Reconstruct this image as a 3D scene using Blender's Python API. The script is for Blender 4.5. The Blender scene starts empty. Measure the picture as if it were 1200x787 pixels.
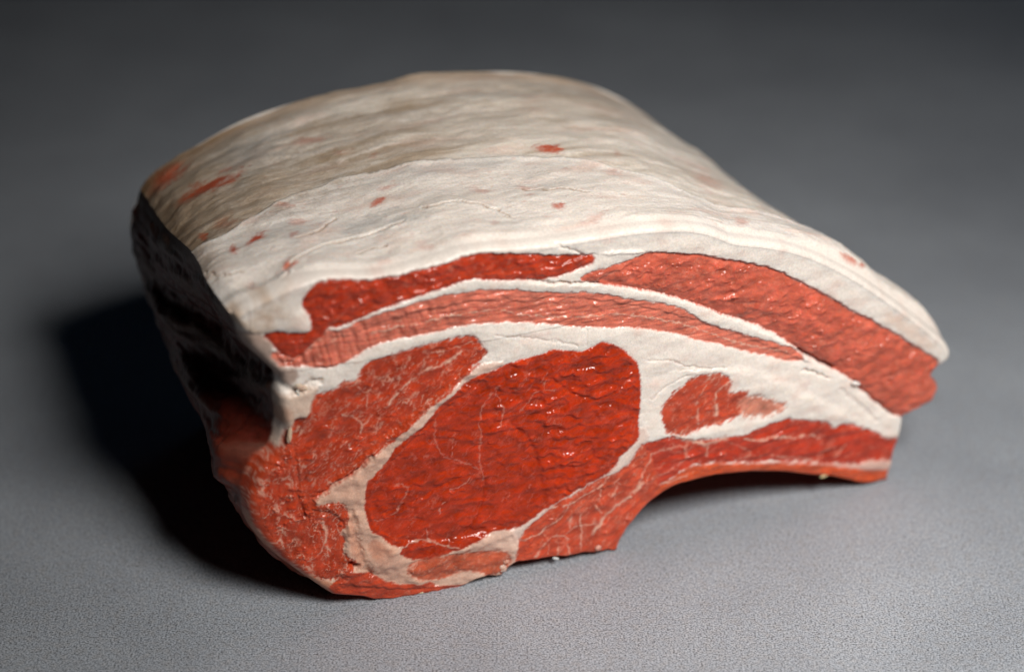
import bpy, math
import numpy as np

scene = bpy.context.scene
# ------------------------------------------------------------------ camera
cam_data = bpy.data.cameras.new('camera')
cam_data.lens = 85; cam_data.sensor_width = 36; cam_data.sensor_fit = 'HORIZONTAL'
cam_data.clip_start = .01; cam_data.clip_end = 50
cam_data.dof.use_dof = True
cam_data.dof.focus_distance = .572
cam_data.dof.aperture_fstop = 5.6
camera = bpy.data.objects.new('camera', cam_data)
camera.location = (0.00000, -0.49591, 0.33849)
camera.rotation_euler = (math.radians(61.00), 0, 0)
scene.collection.objects.link(camera)
scene.camera = camera

# ------------------------------------------------------------------ light
world = bpy.data.worlds.new('World'); scene.world = world
world.use_nodes = True
bg = world.node_tree.nodes['Background']
bg.inputs[0].default_value = (.55, .75, 1, 1)
bg.inputs[1].default_value = .002

def area(name, loc, target, size, power, color, spread):
    d = bpy.data.lights.new(name, 'AREA')
    d.shape = 'RECTANGLE'; d.size, d.size_y = size
    d.energy = power; d.color = color; d.spread = math.radians(spread)
    o = bpy.data.objects.new(name, d)
    o.location = loc
    import mathutils
    o.rotation_euler = (mathutils.Vector(target) - mathutils.Vector(loc)).to_track_quat('-Z', 'Y').to_euler()
    scene.collection.objects.link(o)
    return o
area('softbox', (.215, -.285, .45), (.082, -.020, .02), (.18, .18), .67, (1, .96, .90), 66)
area('rear_fill', (1.0, 1.7, .6), (.2, .4, 0), (.8, .6), .30, (.28, .56, 1), 120)  # added cool fill to tint the far table blue, no real window

scene.view_settings.view_transform = 'Standard'
scene.view_settings.look = 'None'
scene.view_settings.exposure = 0
scene.view_settings.gamma = 1
scene.view_settings.use_curve_mapping = False
scene.render.engine = 'CYCLES'
scene.cycles.use_denoising = True

# ------------------------------------------------------------------ measured cross-sections (millimetres)
FY = [-5.731939, 0.368244, 0.000716]
PSI = 0.3927
T_LEN = 95.0
BULGE = 2.0
S_LEN = 195.96
TOP0 = [[-62.28, 83.45],[-59.41, 85.59],[-55.66, 87.16],[-50.96, 89.21],[-46.31, 90.18],[-40.75, 90.15],[-32.78, 88.62],[-27.14, 88.74],[-21.65, 89.52],[-15.37, 90.35],[-11.54, 91.4],[-4.44, 91.19],[2.52, 90.33],[9.75, 89.83],[17.63, 89.83],[27.61, 89.59],[38.37, 88.25],[45.43, 86.09],[49.68, 83.6],[52.48, 81.63],[56.75, 80.22],[64.98, 77.19],[70.53, 74.27],[74.37, 71.96],[83.67, 64.98],[93.36, 56.03],[102.15, 47.32],[108.62, 40.55],[111.57, 36.94],[112.51, 34.66]]
TOP1 = [[-58.56, 71.5],[-55.12, 75.61],[-49.63, 79.17],[-44.21, 81.77],[-36.61, 85.7],[-29.07, 88.43],[-18.35, 90.66],[-7.6, 91.65],[1.05, 92.21],[9.76, 92.73],[18.54, 92.5],[27.4, 91.49],[36.35, 89.93],[45.44, 87.32],[54.67, 83.64],[61.71, 79.8],[68.9, 74.35],[76.27, 66.97],[83.82, 58.88],[96.8, 44.55],[107.15, 30.63],[114.0, 19.15],[117.14, 10.43]]
LEFT = {0: [[-62.28, 83.45],[-60.64, 79.75],[-60.14, 75.33],[-54.53, 68.28],[-52.07, 64.53],[-53.76, 60.57],[-52.61, 52.69],[-54.4, 46.84],[-58.4, 43.18],[-61.01, 36.91],[-61.69, 31.18],[-60.46, 25.03],[-55.59, 16.89],[-47.1, 7.85],[-42.87, 3.73]], 9: [[-63.04, 84.49],[-61.43, 80.12],[-60.6, 74.96],[-55.68, 68.19],[-52.84, 64.14],[-53.79, 60.23],[-54.12, 53.46],[-57.89, 47.43],[-65.04, 43.33],[-65.18, 37.51],[-63.54, 32.27],[-60.29, 23.8],[-54.71, 12.77],[-46.11, 3.1],[-41.2, -0.97]], 30: [[-61.38, 82.88],[-60.73, 77.88],[-59.91, 72.14],[-56.45, 64.78],[-53.99, 59.78],[-54.63, 55.24],[-57.23, 50.99],[-61.08, 49.27],[-63.22, 46.33],[-62.61, 40.06],[-60.67, 32.52],[-56.23, 21.98],[-49.78, 8.3],[-42.02, -3.47],[-37.62, -9.06]], 62: [[-60.27, 75.72],[-61.73, 71.97],[-61.96, 68.49],[-61.28, 63.68],[-59.98, 58.74],[-60.13, 56.37],[-60.83, 55.04],[-62.14, 53.8],[-63.28, 52.04],[-62.47, 45.86],[-60.58, 36.98],[-56.45, 26.33],[-50.42, 13.83],[-43.97, 2.25],[-39.33, -4.73]], 95: [[-58.56, 71.5],[-59.81, 68.77],[-60.8, 66.72],[-61.34, 65.09],[-61.65, 63.67],[-61.97, 62.25],[-62.08, 60.8],[-61.99, 59.07],[-61.96, 56.6],[-61.15, 50.28],[-59.22, 41.21],[-55.72, 29.17],[-50.05, 15.2],[-44.24, 0.83],[-40.56, -5.83]]}
BOTTOM0 = [[-42.87, 3.73],[-35.89, 1.95],[-33.51, 0.67],[-27.45, -0.47],[-22.76, -1.06],[-17.23, -1.63],[-12.9, -1.17],[-11.02, 0.14],[-9.36, 1.49],[-6.25, 1.73],[-4.17, 0.71],[-2.71, 0.6],[-1.46, 2.05],[0.63, 3.54],[6.28, 2.85],[9.87, 2.68],[14.11, 1.83],[17.51, 1.94],[20.51, 1.13],[23.95, 0.97],[26.12, -0.14],[26.51, 2.05],[27.54, 4.06],[28.56, 6.32],[31.07, 9.42],[34.44, 12.54],[37.41, 14.24],[40.83, 15.82],[46.27, 15.83],[50.43, 15.94],[59.36, 14.43],[69.17, 11.58],[76.91, 8.25],[82.11, 6.41],[86.23, 4.1],[90.64, 1.67],[93.77, 0.94],[97.86, 0.41],[97.77, 1.49],[98.66, 5.13],[98.85, 8.72],[99.98, 12.25],[100.51, 17.23],[100.62, 18.73],[104.12, 19.45],[108.13, 20.01],[109.67, 21.58],[110.59, 24.62],[107.84, 28.5],[110.25, 30.81],[112.26, 32.22],[112.51, 34.66]]
POLY = {'fat_cap': [[-63.64, 85.37],[-60.3, 79.27],[-59.4, 78.7],[-55.74, 77.9],[-52.04, 77.74],[-48.36, 76.49],[-45.2, 76.18],[-44.91, 78.75],[-45.38, 81.0],[-46.95, 83.64],[-45.91, 86.27],[-44.16, 88.34],[-41.72, 89.02],[-37.46, 88.54],[-34.86, 87.9],[-32.82, 87.12],[-27.18, 87.24],[-21.68, 87.8],[-15.39, 88.63],[-12.9, 89.48],[-8.3, 89.73],[-4.45, 89.24],[2.53, 87.72],[9.19, 86.0],[15.72, 84.93],[18.71, 84.55],[23.74, 83.31],[29.19, 82.62],[32.45, 82.16],[39.67, 80.16],[45.74, 78.38],[51.27, 76.01],[56.43, 73.91],[62.1, 71.2],[67.49, 67.36],[75.74, 61.09],[81.63, 56.01],[84.99, 52.97],[88.79, 50.5],[92.48, 47.07],[97.39, 43.26],[102.97, 37.96],[108.58, 33.32],[110.27, 30.55],[112.26, 32.22],[113.93, 34.74],[109.7, 41.72],[93.16, 58.48],[74.25, 73.84],[39.72, 90.63],[0.0, 94.05],[-37.9, 92.03],[-60.14, 89.12]], 'cap_seam': [[-43.17, 75.18],[-38.37, 78.08],[-19.28, 83.46],[-7.75, 85.07],[7.84, 82.52],[19.7, 85.24],[32.83, 83.19],[26.84, 79.54],[19.82, 78.1],[20.85, 76.77],[40.52, 67.93],[55.69, 58.31],[72.76, 45.36],[74.6, 40.98],[62.6, 49.94],[40.66, 63.75],[17.89, 73.34],[-7.8, 78.49],[-23.22, 77.39],[-38.52, 73.5]], 'bone_fat': [[-48.78, 29.92],[-40.32, 37.46],[-32.73, 42.98],[-19.79, 53.35],[-8.9, 61.44],[0.0, 60.75],[-7.95, 56.68],[-19.89, 47.6],[-31.98, 34.85],[-33.81, 25.71],[-30.43, 18.23],[-20.45, 14.55],[-8.24, 13.93],[-0.83, 15.35],[2.5, 7.58],[0.0, 0.16],[-11.44, -0.01],[-26.78, 2.13],[-41.74, 7.45],[-39.42, 17.24],[-40.08, 27.0]], 'rib_seam': [[0.42, 2.58],[1.25, 7.89],[-1.24, 13.97],[8.28, 19.04],[24.92, 26.67],[29.35, 35.27],[33.18, 34.32],[32.71, 28.35],[20.86, 17.86],[8.32, 12.35],[3.76, 3.5]], 'rim_fat': [[-62.05, 31.71],[-60.82, 29.36],[-59.08, 25.48],[-56.95, 21.25],[-53.87, 16.07],[-49.14, 11.46],[-45.25, 9.43],[-41.35, 7.12],[-39.9, 2.59],[-50.8, 4.92],[-65.37, 27.12]], 'fat_flap': [[-55.8, 61.37],[-52.21, 61.43],[-49.0, 61.54],[-45.93, 62.35],[-43.84, 62.43],[-45.34, 58.2],[-46.24, 54.51],[-49.29, 54.6],[-50.12, 52.93],[-50.72, 48.01],[-51.64, 48.87],[-51.26, 53.13],[-53.5, 53.99],[-53.38, 56.68],[-54.21, 59.08]], 'chine_muscle': [[-51.28, 48.34],[-49.54, 44.11],[-49.11, 35.88],[-46.39, 31.11],[-44.49, 29.79],[-42.52, 30.35],[-39.59, 30.0],[-38.5, 27.16],[-39.22, 23.23],[-40.26, 21.76],[-39.76, 19.0],[-40.84, 16.32],[-38.14, 13.8],[-36.81, 11.55],[-39.24, 10.36],[-41.3, 8.59],[-45.25, 9.43],[-49.14, 11.46],[-53.87, 16.07],[-56.95, 21.25],[-59.08, 25.48],[-60.82, 29.36],[-62.33, 33.64],[-61.59, 40.51],[-58.14, 44.51],[-55.76, 46.39],[-53.23, 47.32]], 'upper_muscle': [[-34.02, 65.59],[-30.73, 66.78],[-24.37, 67.84],[-16.24, 68.76],[-11.38, 68.94],[-8.45, 68.59],[-7.88, 66.9],[-6.51, 65.04],[-5.54, 63.03],[-6.92, 62.63],[-9.9, 59.37],[-12.48, 57.15],[-16.44, 54.51],[-19.82, 51.51],[-22.41, 49.73],[-26.4, 45.9],[-29.8, 43.09],[-32.77, 41.59],[-36.41, 37.63],[-40.36, 36.06],[-43.76, 33.67],[-46.39, 31.11],[-49.11, 35.88],[-49.54, 44.11],[-51.28, 48.34],[-52.83, 47.7],[-51.93, 50.75],[-51.1, 52.42],[-50.12, 52.93],[-49.29, 54.6],[-46.24, 54.51],[-45.71, 58.26],[-44.7, 59.89],[-40.49, 60.26],[-38.9, 62.22],[-36.61, 62.03],[-35.07, 62.42]], 'base_muscle': [[-41.3, 8.59],[-39.24, 10.36],[-37.25, 10.18],[-33.3, 8.08],[-29.75, 5.05],[-26.35, 3.28],[-22.07, 3.29],[-19.22, 2.86],[-18.63, 1.22],[-15.14, 0.89],[-11.85, 0.59],[-9.99, -0.37],[-12.5, -2.78],[-22.8, -2.82],[-33.55, -0.83],[-41.33, 1.91],[-43.99, 5.95],[-43.12, 7.74]], 'eye_muscle': [[17.7, 59.24],[20.12, 60.55],[22.58, 60.24],[25.7, 58.15],[28.02, 55.75],[29.97, 52.5],[30.67, 49.27],[30.84, 42.82],[30.4, 35.74],[30.49, 32.08],[28.64, 29.87],[25.94, 28.12],[25.14, 25.87],[22.87, 23.51],[18.27, 22.21],[14.11, 20.06],[10.36, 18.53],[6.83, 16.94],[3.73, 14.74],[0.0, 13.42],[-3.51, 14.28],[-6.6, 13.54],[-10.31, 11.45],[-14.4, 10.94],[-18.91, 9.76],[-21.95, 9.97],[-24.56, 11.06],[-27.15, 12.87],[-26.92, 14.04],[-25.7, 14.75],[-27.89, 15.48],[-30.06, 17.18],[-31.02, 18.6],[-32.98, 19.99],[-34.27, 23.41],[-34.53, 28.25],[-34.41, 32.27],[-33.96, 34.08],[-31.54, 36.65],[-28.5, 40.03],[-26.87, 42.73],[-23.27, 45.5],[-18.47, 50.09],[-14.48, 54.11],[-9.92, 57.08],[-7.93, 58.51],[-4.97, 58.58],[1.0, 60.09],[6.59, 60.51],[9.39, 61.28],[12.62, 60.36],[16.08, 58.91]], 'under_muscle': [[-25.22, 8.49],[-23.98, 9.69],[-20.53, 9.89],[-17.07, 10.08],[-11.97, 9.37],[-7.66, 8.58],[-5.18, 8.23],[-2.08, 7.72],[-0.42, 5.81],[-0.83, 2.9],[-3.13, 0.95],[-6.24, 2.23],[-8.31, 3.75],[-12.01, 4.9],[-14.49, 3.74],[-17.98, 3.57],[-22.05, 4.28],[-24.06, 5.74],[-25.05, 7.21]], 'rib_muscle': [[0.63, 3.03],[1.04, 5.94],[1.66, 9.79],[3.11, 12.41],[6.22, 14.86],[9.74, 17.7],[12.03, 18.85],[14.53, 19.46],[16.61, 20.66],[20.16, 22.23],[23.52, 22.85],[27.08, 24.16],[29.16, 26.08],[30.78, 28.84],[31.6, 30.1],[33.36, 27.94],[35.21, 22.79],[37.0, 13.6],[33.88, 9.42],[28.63, 3.25],[27.67, -1.59],[21.19, -1.09],[8.4, 1.04]], 'flap_muscle': [[31.6, 30.1],[36.49, 30.07],[40.36, 29.56],[44.09, 27.6],[48.45, 26.93],[53.51, 26.07],[57.94, 25.35],[60.97, 26.5],[64.51, 26.76],[68.93, 27.52],[72.16, 26.11],[75.62, 24.88],[78.63, 24.01],[80.35, 22.26],[81.13, 20.77],[84.53, 21.54],[89.35, 18.84],[93.54, 16.04],[96.09, 13.46],[101.2, 11.87],[100.11, 7.8],[99.82, 5.54],[94.18, 7.85],[90.82, 8.64],[88.54, 7.79],[78.76, 11.55],[69.0, 14.69],[59.21, 17.5],[48.73, 19.91],[43.7, 20.53],[40.08, 18.52],[36.28, 15.8],[35.21, 22.79],[33.36, 27.94]], 'flap_strip': [[36.28, 15.8],[40.09, 18.27],[43.72, 20.03],[48.75, 19.53],[59.24, 16.86],[69.03, 14.04],[78.81, 10.89],[88.63, 6.47],[95.2, 3.88],[98.84, 2.98],[99.04, -2.34],[88.32, 1.09],[64.64, 11.89],[51.14, 14.73],[40.21, 14.74],[36.38, 12.51]], 'side_muscle': [[43.42, 45.7],[47.68, 45.83],[51.37, 44.9],[52.96, 43.05],[53.51, 40.5],[52.27, 39.13],[54.48, 38.31],[55.97, 38.89],[57.74, 38.43],[57.42, 36.08],[56.66, 33.59],[55.66, 31.65],[52.63, 30.99],[49.37, 30.87],[46.78, 30.82],[43.99, 30.33],[40.34, 30.3],[37.51, 31.76],[36.51, 36.38],[36.82, 40.16],[38.88, 42.05],[41.36, 43.82]], 'side_sliver': [[55.9, 35.74],[58.93, 36.41],[61.58, 36.19],[63.47, 33.72],[68.0, 31.99],[65.43, 30.23],[62.11, 30.15],[56.99, 31.29]], 'cap_muscle': [[-46.95, 83.64],[-45.91, 86.27],[-44.17, 88.13],[-41.73, 88.81],[-37.46, 88.33],[-32.82, 87.12],[-27.18, 87.24],[-21.68, 87.8],[-15.39, 88.63],[-12.9, 89.48],[-8.3, 89.73],[-4.45, 89.24],[2.53, 87.72],[9.19, 86.0],[15.72, 84.93],[18.92, 84.29],[18.74, 82.77],[17.16, 81.99],[13.79, 81.12],[10.22, 80.72],[5.88, 80.48],[2.54, 81.35],[-2.92, 82.18],[-9.11, 84.01],[-11.23, 83.74],[-14.12, 83.18],[-19.31, 81.94],[-25.62, 80.67],[-32.69, 78.63],[-38.41, 76.78],[-40.85, 76.98],[-41.62, 76.45],[-42.62, 74.87],[-44.75, 73.25],[-47.49, 70.41],[-49.39, 70.07],[-52.11, 72.07],[-54.03, 74.79],[-55.56, 77.87],[-52.04, 77.74],[-48.36, 76.49],[-45.2, 76.18],[-44.91, 78.75],[-45.38, 81.0]], 'cap_muscle_b': [[15.41, 78.56],[17.39, 80.16],[22.39, 80.47],[27.41, 81.21],[30.83, 82.05],[32.45, 82.16],[39.67, 80.16],[45.74, 78.38],[51.27, 76.01],[56.43, 73.91],[62.1, 71.2],[67.49, 67.36],[75.74, 61.09],[81.63, 56.01],[84.99, 52.97],[88.79, 50.5],[92.48, 47.07],[97.39, 43.26],[102.97, 37.96],[108.58, 33.32],[110.54, 30.21],[108.33, 28.35],[111.57, 24.32],[110.48, 20.56],[108.72, 18.8],[104.22, 18.4],[100.67, 18.21],[97.93, 19.81],[94.34, 23.69],[91.79, 26.46],[88.52, 29.92],[86.71, 32.69],[84.0, 35.44],[79.91, 38.8],[75.17, 42.53],[71.17, 46.03],[64.63, 52.76],[59.44, 56.44],[54.13, 59.62],[50.64, 61.64],[44.79, 65.34],[39.03, 68.73],[32.74, 71.96],[27.58, 73.99],[22.48, 75.75],[19.24, 77.1]], 'middle_muscle': [[-40.88, 76.1],[-38.45, 75.69],[-32.14, 78.1],[-25.66, 78.92],[-22.6, 79.69],[-17.8, 80.57],[-11.26, 80.46],[-6.43, 80.43],[0.0, 79.19],[5.9, 77.14],[10.46, 76.0],[18.47, 74.57],[22.53, 73.03],[27.66, 70.57],[32.2, 69.34],[40.18, 65.71],[42.77, 63.26],[46.49, 59.59],[53.66, 55.98],[59.19, 52.95],[64.79, 49.86],[68.64, 47.66],[71.22, 45.29],[72.22, 43.33],[70.67, 43.25],[65.02, 45.71],[60.52, 48.08],[55.43, 50.33],[50.14, 53.54],[47.32, 54.7],[43.01, 56.91],[37.66, 59.81],[32.41, 61.71],[26.19, 63.81],[17.41, 65.28],[9.34, 67.9],[0.99, 70.3],[-3.34, 71.17],[-9.79, 71.98],[-16.2, 71.65],[-22.77, 71.11],[-27.56, 71.1],[-32.36, 70.2],[-36.81, 67.88],[-38.73, 67.33],[-42.0, 66.13],[-44.43, 67.0],[-46.65, 68.05],[-48.73, 67.74],[-52.44, 68.81],[-53.66, 70.78],[-53.96, 72.37],[-52.11, 72.07],[-49.39, 70.07],[-47.49, 70.41],[-44.75, 73.25],[-42.62, 74.87],[-41.63, 76.23]], 'joint_rib': [[30.54, 30.13],[34.62, 28.6],[38.05, 14.57],[35.53, 11.99],[32.73, 19.73]], 'joint_chine': [[-52.37, 49.46],[-49.72, 48.98],[-47.73, 41.45],[-47.77, 35.62],[-45.23, 30.89],[-47.41, 29.89],[-50.86, 35.74],[-50.88, 44.36]], 'hole': [[-38.15, 13.31],[-36.6, 11.75],[-37.25, 10.18],[-39.04, 10.56]]}
ORDER = ["fat_cap", "cap_seam", "bone_fat", "rib_seam", "rim_fat", "chine_muscle", "upper_muscle", "base_muscle", "eye_muscle", "under_muscle", "rib_muscle", "flap_muscle", "flap_strip", "side_muscle", "side_sliver", "middle_muscle", "cap_muscle", "cap_muscle_b", "fat_flap"]
VEINS = [[0.44, 0.8, [[-31.5, 73.59],[-25.77, 74.1],[-21.94, 74.06],[-16.15, 74.98],[-12.09, 75.1],[-6.46, 74.68],[-1.96, 74.25],[-0.59, 72.86],[7.53, 70.31],[14.54, 68.85],[22.64, 67.56],[27.76, 66.67],[36.52, 63.09],[42.25, 60.36],[53.79, 53.11],[57.56, 50.98],[67.14, 47.09]]],[0.3, 0.6, [[-41.62, 76.45],[-42.62, 74.87],[-44.75, 73.25],[-47.49, 70.41],[-49.4, 69.85]]],[0.44, 0.28, [[-3.39, 54.58],[-6.59, 50.63],[-7.6, 48.52],[-7.63, 44.55],[-7.44, 42.17],[-7.67, 38.44],[-7.9, 34.45],[-7.1, 31.89],[-6.72, 28.92]]],[0.4, 0.24, [[-8.11, 32.59],[-11.71, 35.3],[-16.08, 37.43],[-17.63, 40.59],[-18.36, 44.49],[-17.91, 48.35]]],[0.4, 0.28, [[-27.71, 32.07],[-25.72, 32.37],[-24.17, 30.37],[-26.24, 26.51],[-28.31, 23.34],[-32.3, 22.99]]],[0.3, 0.35, [[-14.09, 37.0],[-13.84, 41.66]]],[0.32, 0.4, [[-17.31, 21.65],[-17.27, 24.06],[-15.85, 24.95]]],[0.32, 0.35, [[-9.54, 30.76],[-11.57, 28.57],[-14.6, 28.05]]],[0.4, 0.26, [[10.09, 50.02],[7.65, 51.03],[5.03, 50.91],[4.03, 48.8],[2.02, 46.43]]],[0.32, 0.35, [[8.03, 55.13],[7.45, 51.54]]],[0.36, 0.35, [[-3.99, 52.86],[-2.01, 48.48],[-3.02, 42.85]]],[0.44, 0.6, [[-25.7, 14.75],[-23.87, 15.57],[-20.43, 15.53],[-16.42, 12.64],[-12.36, 11.2]]],[0.32, 0.4, [[-20.43, 15.53],[-20.38, 18.45]]],[0.7, 0.75, [[-11.81, 64.74],[-16.33, 62.24],[-19.65, 61.76],[-22.21, 60.22],[-25.15, 58.52],[-26.95, 56.36],[-29.14, 53.82]]],[0.36, 0.6, [[-8.85, 67.09],[-11.21, 66.43],[-15.7, 65.96],[-19.58, 66.03]]],[0.48, 0.6, [[-39.19, 53.67],[-35.97, 51.92],[-34.1, 49.73],[-35.13, 47.62]]],[0.4, 0.5, [[-34.1, 49.73],[-32.11, 51.64]]],[0.36, 0.5, [[-35.13, 60.4],[-33.29, 57.57],[-31.66, 60.89]]],[0.36, 0.5, [[-33.29, 57.57],[-33.4, 53.72]]],[0.6, 0.75, [[-44.65, 25.54],[-43.76, 22.96],[-44.12, 18.7],[-42.44, 15.92]]],[0.4, 0.6, [[-44.12, 18.7],[-45.79, 16.13],[-48.4, 14.97]]],[0.4, 0.6, [[-53.86, 24.96],[-53.99, 22.12],[-56.57, 21.18]]],[0.36, 0.5, [[-53.99, 22.12],[-53.58, 18.19]]],[0.4, 0.6, [[-54.79, 25.86],[-50.59, 23.85]]],[0.32, 0.5, [[-43.15, 23.56],[-40.47, 27.08]]],[0.48, 0.75, [[23.52, 22.61],[21.46, 20.18],[16.64, 18.44],[13.93, 17.14],[9.75, 17.45]]],[0.4, 0.65, [[21.47, 19.43],[21.93, 17.58],[19.85, 15.14],[22.02, 12.58]]],[0.44, 0.7, [[13.93, 17.64],[12.5, 13.79],[8.95, 12.69],[6.66, 10.28],[2.08, 9.68]]],[0.9, 0.85, [[31.91, 18.46],[29.41, 15.63],[25.83, 13.58],[23.1, 11.8],[21.65, 9.42],[19.99, 6.84]]],[0.48, 0.6, [[34.02, 27.28],[33.47, 23.99],[31.85, 20.7],[31.07, 17.68]]],[0.48, 0.7, [[16.85, 3.13],[16.99, 8.89],[16.71, 13.21],[18.17, 14.83]]],[0.44, 0.7, [[14.1, 2.59],[13.63, 6.75],[12.55, 8.78],[9.82, 8.73],[7.73, 7.51],[5.86, 3.72]]],[0.44, 0.65, [[10.92, 2.41],[11.53, 5.28],[10.88, 7.21]]],[0.32, 0.55, [[8.8, 3.97],[8.99, 6.69]]],[0.4, 0.6, [[13.19, 8.62],[15.27, 10.59],[20.37, 9.76]]],[0.36, 0.55, [[14.61, 13.25],[14.01, 10.41]]],[0.4, 0.5, [[26.08, 21.46],[25.52, 17.89],[24.07, 16.28]]],[0.6, 0.4, [[33.83, 26.35],[36.59, 26.86],[40.44, 27.08],[42.41, 26.32]]],[0.7, 0.4, [[42.64, 25.77],[43.19, 22.66],[41.71, 21.56],[38.3, 20.24],[34.24, 19.33]]],[0.4, 0.6, [[48.53, 24.94],[48.0, 21.85]]],[0.32, 0.4, [[53.57, 24.56],[59.72, 20.62],[59.14, 18.77],[55.36, 19.08]]],[0.48, 0.6, [[36.46, 17.0],[39.7, 17.13],[45.09, 18.16]]],[1.0, 0.85, [[41.44, 29.28],[44.75, 27.18],[48.51, 25.44],[52.85, 26.0]]],[0.6, 0.85, [[57.97, 24.6],[61.17, 22.71],[65.59, 23.22],[70.89, 20.96],[74.28, 20.99],[76.61, 20.07],[77.82, 18.95]]],[0.44, 0.6, [[65.48, 17.23],[70.53, 15.51],[74.28, 13.65],[78.28, 11.95]]],[0.6, 0.6, [[45.18, 38.53],[45.34, 34.37],[45.66, 31.85]]],[0.28, 0.6, [[47.38, 42.79],[45.35, 39.7]]],[0.48, 0.7, [[52.79, 42.14],[50.05, 40.42],[49.53, 37.41]]],[1.0, 0.9, [[50.22, 36.51],[50.14, 33.36]]],[0.4, 0.5, [[84.99, 15.05],[83.51, 12.93],[81.72, 12.19]]]]
CREASES = [[1.6, 0.45, [[0.0, 42.89],[3.66, 38.51],[5.72, 32.54],[6.78, 26.25],[7.66, 18.7]]],[0.8, 0.3, [[-6.72, 28.92],[-6.96, 22.2],[-9.24, 17.36],[-11.3, 14.65]]],[1.0, 1.8, [[70.69, 46.64],[75.15, 42.78],[80.37, 38.67]]],[0.8, 1.0, [[86.73, 32.44],[89.01, 29.53],[92.05, 26.14],[97.93, 19.81]]],[0.6, 0.9, [[71.5, 40.6],[74.92, 39.43],[78.94, 36.36]]],[0.7, 0.9, [[3.52, 80.94],[7.86, 79.42],[12.82, 78.42],[19.84, 76.75]]],[0.8, 0.9, [[-32.78, 41.36],[-36.41, 37.63],[-40.36, 36.06],[-44.76, 33.16]]],[1.4, 1.1, [[-53.59, 64.34],[-50.68, 62.06],[-48.04, 61.83],[-46.08, 63.28],[-43.8, 63.55]]],[0.6, 0.25, [[-3.94, 67.91],[5.96, 64.98],[12.6, 62.2],[15.45, 60.89]]],[0.8, 0.15, [[17.41, 65.05],[17.48, 60.68]]],[0.6, 0.35, [[42.23, 49.33],[46.98, 47.44],[51.95, 46.43]]],[0.5, 0.25, [[32.65, 53.27],[39.62, 51.38],[42.9, 48.21]]],[0.5, 0.25, [[33.59, 42.15],[38.12, 45.82],[42.96, 46.77]]],[1.2, 0.35, [[82.64, 32.11],[88.9, 24.79],[93.25, 19.7]]],[1.2, 2.0, [[-38.58, 12.42],[-37.02, 11.35]]],[1.8, 0.8, [[-37.93, 26.57],[-36.98, 19.15],[-35.77, 12.8],[-34.09, 8.75]]],[0.6, 0.5, [[8.77, 89.58],[11.73, 87.92],[16.31, 85.25]]],[0.8, 0.6, [[-47.49, 70.41],[-49.42, 69.19],[-51.85, 69.6]]],[0.8, 0.35, [[-50.06, 45.36],[-49.37, 38.97],[-50.01, 33.0],[-47.91, 27.38]]],[0.8, 0.3, [[8.03, 54.43],[18.33, 45.09],[24.51, 46.0],[28.58, 49.77]]],[0.8, 0.25, [[-30.26, 24.96],[-22.24, 26.85],[-14.16, 31.07],[-8.12, 30.92]]]]
LEDGES = [[1.4, 0.9, [[45.48, 47.57],[51.95, 46.43],[61.45, 42.78],[69.31, 36.3],[77.11, 29.95],[83.84, 24.76],[88.01, 21.27],[94.19, 16.61],[99.23, 12.74]]]]
STAINS_SHADE = [[[0.34, 0.22, 0.17], 0.8, 0.7, [[-60.87, 78.92],[-55.2, 77.6],[-53.69, 74.3],[-53.33, 69.85],[-50.06, 67.53],[-47.84, 66.7],[-49.5, 62.98],[-52.82, 64.66],[-58.11, 71.51],[-60.85, 75.88]]],[[0.44, 0.12, 0.05], 0.75, 0.6, [[-33.22, 18.35],[-30.47, 16.78],[-28.95, 13.02],[-30.63, 10.45],[-32.59, 12.11],[-34.48, 16.19]]],[[0.46, 0.15, 0.07], 0.7, 0.6, [[-39.3, 26.85],[-38.1, 27.55],[-36.38, 19.02],[-34.98, 12.63],[-35.84, 10.61],[-37.76, 13.23],[-38.79, 18.32]]],[[0.66, 0.42, 0.33], 0.6, 0.8, [[-29.51, 15.11],[-25.58, 10.55],[-24.73, 2.91],[-30.78, 4.29],[-34.67, 9.37],[-32.59, 12.11]]],[[0.56, 0.26, 0.17], 0.6, 0.6, [[-53.7, 57.86],[-51.03, 58.3],[-49.63, 55.57],[-51.62, 53.43],[-53.5, 53.99]]],[[0.6, 0.3, 0.23], 0.6, 0.5, [[-6.21, 9.73],[-0.42, 8.31],[0.42, 3.08],[-3.13, 0.45],[-8.31, 3.24]]],[[0.56, 0.25, 0.16], 0.5, 0.5, [[-17.62, -0.03],[-11.43, 0.49],[-10.41, -1.27],[-16.62, -2.28]]],[[0.55, 0.22, 0.1], 0.5, 0.5, [[-21.09, 0.8],[-19.65, 1.21],[-19.06, -0.43],[-20.72, -1.05]]],[[0.7, 0.5, 0.4], 0.5, 1.5, [[93.66, 52.33],[102.46, 43.8],[107.74, 37.32],[105.43, 36.75],[96.52, 45.47],[91.52, 50.49]]],[[0.62, 0.4, 0.33], 0.45, 0.6, [[96.18, 6.44],[98.87, 5.59],[98.8, 3.52],[90.24, 7.0],[90.62, 8.18]]]]  # first entry is shade painted on the membrane below the lip
EDGE = [[0.22, 33.46],[7.41, 31.07],[16.57, 37.04],[27.68, 42.42],[38.15, 44.81],[47.52, 43.62],[56.67, 42.42],[68.01, 40.03],[77.38, 38.84],[86.54, 35.25],[95.04, 29.87],[100.05, 26.29],[106.37, 23.9],[112.69, 17.92],[124.03, 15.53],[131.44, 16.13]]
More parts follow.
